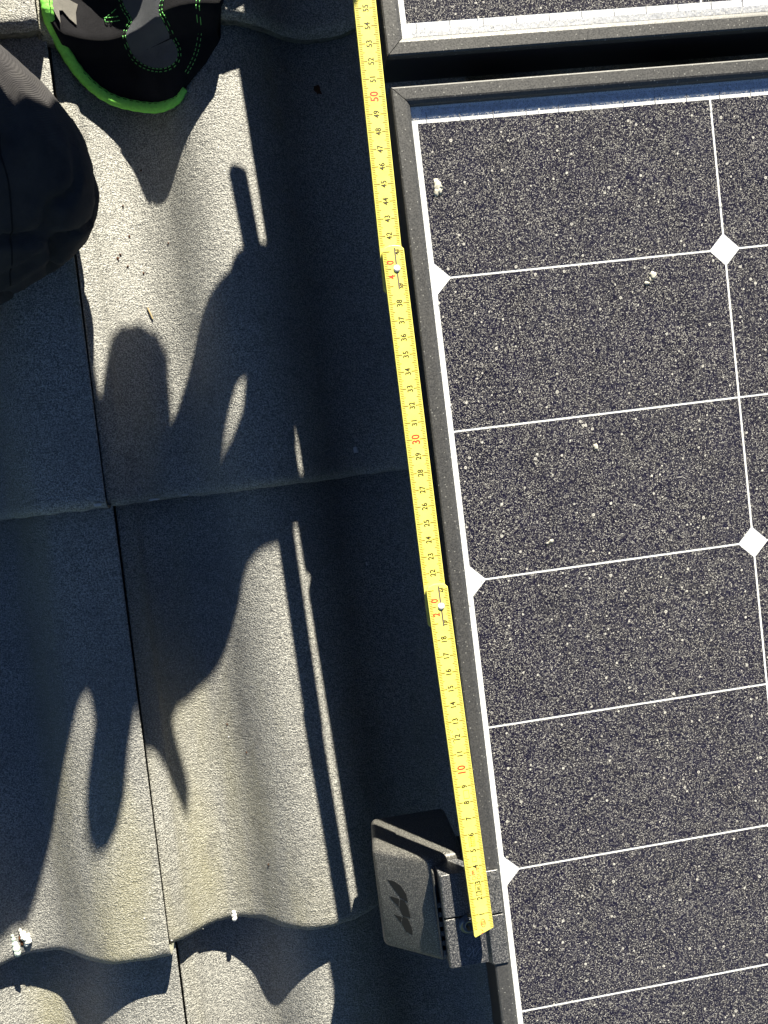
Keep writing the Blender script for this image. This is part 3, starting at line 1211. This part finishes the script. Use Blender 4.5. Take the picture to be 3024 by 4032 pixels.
leg = swept('trouser_leg', [(-26.7, 1.7, -7.6, 6.6), (-30.5, 3.6, -5.2, 8.2), (-38, 7.5, 0, 9.6), (-50, 12, 7, 10.5), None,
                            (-26.7, 1.3, -7.8, 6.5), (-32.5, -.5, -8.2, 6.9), (-46, -7, -8.0, 6.2)], M_JEAN, person, .45, folds)
bvh = None


def on_leg(px):
    """nearest skin point"""
    global bvh
    o0 = org(person)
    if bvh is None:
        bvh = BVHTree.FromPolygons([v.co / CM + o0 for v in leg.data.vertices], [list(p.vertices) for p in leg.data.polygons])
    r = bvh.find_nearest(Vector(px))
    return r[0] + r[1] * .02


for path in ([(-31.5, 9.2, 1.5), (-27.5, 6.6, -.6), (-25.2, 3.5, -1.2), (-24.4, 0, -1.8), (-25.0, -3.4, -3.5), (-26.4, -5.2, -6.5)]
             ,):
    P = [on_leg(p) for p in spline(path, 14)]
    for _ in range(6):
        P = [P[0]] + [(P[i - 1] + P[i] * 2 + P[i + 1]) / 4 for i in range(1, len(P) - 1)] + [P[-1]]
    P = [on_leg(p) for p in P]
    bb = bmesh.new()
    add_tube(bb, P, .05, 6)
    bm_obj('seam', bb, M_SEAM, leg, smooth=True)

swept('torso', [(-54, 10, 4, 14), (-56, 22, 24, 16), (-54, 33, 46, 17), (-50, 36, 60, 11), (-45, 36, 74, 9.5)], M_SLEEVE, person, 1.2,  # unseen upper body, added to keep sky light off left-facing tile slopes
      lambda p: .8 * noise.noise(p * .12))
ARM_CASTER = [(0.1, 40.3), (-0.4, 39.6), (-1.5, 39.5), (-2.2, 39.4), (-2.5, 39.1), (-3.2, 38.6), (-3.9, 38), (-4.1, 39.5), (-4.2, 40.9), (-5, 42.1), (-6.3, 42.5), (-7.8, 41.7),  # outline traced back towards the sun from the hand shadows on the tiles
       (-8.6, 40.5), (-9, 38.8), (-9.5, 36.8), (-9.9, 38.2), (-10.3, 39.7), (-11.2, 39.7), (-12.2, 41.1), (-12.7, 37.5), (-13.5, 33.5), (-15.5, 31.4), (-19, 30.8),
       (-26, 30.5), (-34, 30.5), (-34, 24), (-24.9, 14.1), (-19, 15.8), (-15.9, 18.8), (-14.9, 19), (-13.8, 20.8), (-13, 22.1), (-12.5, 22.9), (-11.8, 23.8),
       (-11.2, 24.8), (-10.7, 25), (-10.4, 24.7), (-10.1, 23.7), (-10.4, 22.6), (-10.7, 21.4), (-10.8, 20.3), (-10.6, 19), (-10.1, 18.3), (-9.3, 18.2), (-8.5, 19),
       (-7.9, 20.4), (-7.6, 22.4), (-7.1, 24.1), (-6.9, 23.3), (-6, 23.6), (-5.3, 23.6), (-4.3, 23.1), (-3.4, 22.3), (-2.8, 21.7), (-2.6, 23.5), (-2.9, 24.3),
       (-3.5, 25.3), (-3.9, 26.2), (-3.4, 27.1), (-1.7, 28.3), (0, 28.8), (0.6, 29.2), (1, 29.4), (1.2, 30.1), (3.3, 30.1), (5, 31.2), (6.5, 32.2), (5.6, 31.4),
       (4.6, 31.6), (4.5, 33.3), (5.7, 34.3), (5.3, 39), (4.2, 42), (3, 41.5)]
inflate('arm_shadow_caster', ARM_CASTER, lambda x, y: 6 + .432 * (42.5 - y), lambda d: 1.15 * (1 - math.exp(-d / 2.9)), .6, M_SLEEVE, person,  # unseen slanted slab, shaped to cast the hand shadows
        hole=[(.62, 34.95), (.42, 33.7), (-.2, 33.1), (-.73, 33.1), (-.68, 33.7), (-.45, 34.2), (.03, 34.85)])

# ------------------------------------------------------------------ droppings, straw and grit
d1 = thing('bird_dropping', (-35, -52.6, -15.3), 'white and pale green bird dropping on the tile edge at lower left', 'bird dropping')
b = bmesh.new()
for q, (x, y, r) in enumerate(((-34.95, -51.75, .13), (-34.8, -52.05, .24), (-34.62, -52.3, .32), (-34.5, -52.65, .28), (-34.62, -52.85, .2))):
    lump(b, (x, y, surf(x, y) + r * .6), r, r, r * .9, q, .5)
bm_obj('white_lump', b, M_DROP, d1, smooth=True)
b = bmesh.new()
for q, (x, y, r) in enumerate(((-34.98, -52.4, .22), (-34.85, -52.8, .22), (-34.95, -52.0, .15))):
    lump(b, (x, y, surf(x, y) + .05), r, r, r * .6, q + 9, .5)
bm_obj('brown_core', b, M_DROPB, d1, smooth=True)
b = bmesh.new()
for q, (x, y, r) in enumerate(((-35.52, -52.0, .12), (-35.47, -52.3, .17), (-35.42, -52.65, .22), (-35.36, -53.0, .28), (-35.32, -53.35, .26))):
    lump(b, (x, y, surf(x, y) + r * .4), r, r * 1.2, r * .7, q + 20, .35)
bm_obj('green_lump', b, M_DROPG, d1, smooth=True)
d2 = thing('bird_dropping', (-18.9, -53.6, -15.2), 'small cream dropping on the nose of the right tile', 'bird dropping')
b = bmesh.new()
for q, (y, r) in enumerate(((-53.25, .16), (-53.5, .19), (-53.75, .2))):
    lump(b, (-18.9, y, surf(-18.9, max(y, -53.9)) - .02), r * 1.05, r * 1.1, r * .8, q + 40, .3)
bm_obj('lump', b, M_DROP, d2, smooth=True)


def splat(label, pts, seed):
    """thin dried splash on the glass"""
    bb = bmesh.new()
    for q, (x, y, rx, ry) in enumerate(pts):
        lump(bb, (x, y, ZG + .012), rx, ry, .03, seed + q * 2.7, .9, 2)
    o = bm_obj('bird_splash', bb, M_SPLAT, None, smooth=True, loc=(pts[0][0], pts[0][1], ZG))
    tag(o, label, 'bird dropping')


splat('grey leaf-shaped splash near the left edge of the panel', [(.78, -3.72, .24, .34), (.62, -4.1, .16, .22), (.88, -4.0, .16, .2)], 3)
splat('two-part white splash on the panel below the upper diamond', [(13.5, -10.25, .22, .24), (13.28, -10.5, .06, .16), (13.03, -10.72, .13, .12)], 11)
splat('tiny pale fleck on the middle of the panel', [(8.7, -20.32, .14, .17)], 23)
splat('faint scraped fleck above the middle cell line', [(5.25, -25.75, .18, .10), (5.0, -25.85, .1, .06)], 31)

b = bmesh.new()
add_tube(b, [V(-19.23, -5.85, surf(-19.2, -5.85) + .10), V(-19.1, -6.25, surf(-19.1, -6.25) + .12), V(-18.95, -6.75, surf(-18.95, -6.75) + .09)], .055, 6)
tag(bm_obj('straw', b, M_TWIG, None, loc=(-19.1, -6.3, surf(-19.1, -6.3))), 'short dry straw on the sunlit tile', 'straw')

rnd = random.Random(11)
b = bmesh.new()
cnt = 0
while cnt < 170:
    x, y = rnd.uniform(-36, -3), rnd.uniform(-58, 12)
    r = .025 + .05 * rnd.random() ** 3
    z = surf(x, y)
    q = bmesh.ops.create_icosphere(b, subdivisions=1, radius=1)
    ph = rnd.uniform(0, 3.1)
    for v in q['verts']:
        c = v.co.copy()
        c = Vector((c.x * r * rnd.uniform(.7, 1.5), c.y * r * rnd.uniform(.7, 1.3), c.z * r * .7))
        c.rotate(Matrix.Rotation(ph, 3, 'Z'))
        v.co = c + Vector((x, y, z + r * .3))
    cnt += 1
for x, y, rx, ry in ((-4.9, -18.5, .20, .26), (-5.0, -27.6, .10, .14), (-12.7, -18.0, .06, .16), (-17.0, -19.2, .10, .10), (-23.9, -20.2, .30, .12), (-20.5, -20.35, .4, .08), (-18.2, -20.3, .25, .07)):
    lump(b, (x, y, surf(x, y) + .02), rx, ry, .05, x, .8, 2)
tag(bm_obj('grit', b, M_GRIT, None, loc=(-20, -20, -14)), 'pale grit and dust crumbs scattered over the tiles', 'grit', kind='stuff')
b = bmesh.new()
for x, y in ((-19.9, -.3), (-20.1, 2.0), (-20.7, -1.7), (-20.3, -2.6), (-19.2, -3.2), (-18.4, 4.6), (-20.9, -2.0), (-17.5, -38.5), (-16.2, -40.6), (-15.6, -49.1), (-17, -1.3)):
    r = rnd.uniform(.06, .11)
    lump(b, (x, y, surf(x, y) + r * .3), r, r * 1.2, r * .7, x, .8, 1)
lump(b, (-4.2, 9.7, surf(-4.2, 9.7) - .02), .26, .42, .10, 3.3, 1.0, 2)  # chip in the tile: a dark lump in place of the hole's shade
tag(bm_obj('dark_crumbs_and_chip', b, M_DROPB, None, loc=(-19, -10, -15)), 'dark dirt crumbs and one chip hole painted dark on the sunlit tiles', 'dirt', kind='stuff')
for k in [o for o in bpy.data.objects if 'origin' in o]:
    del k['origin']
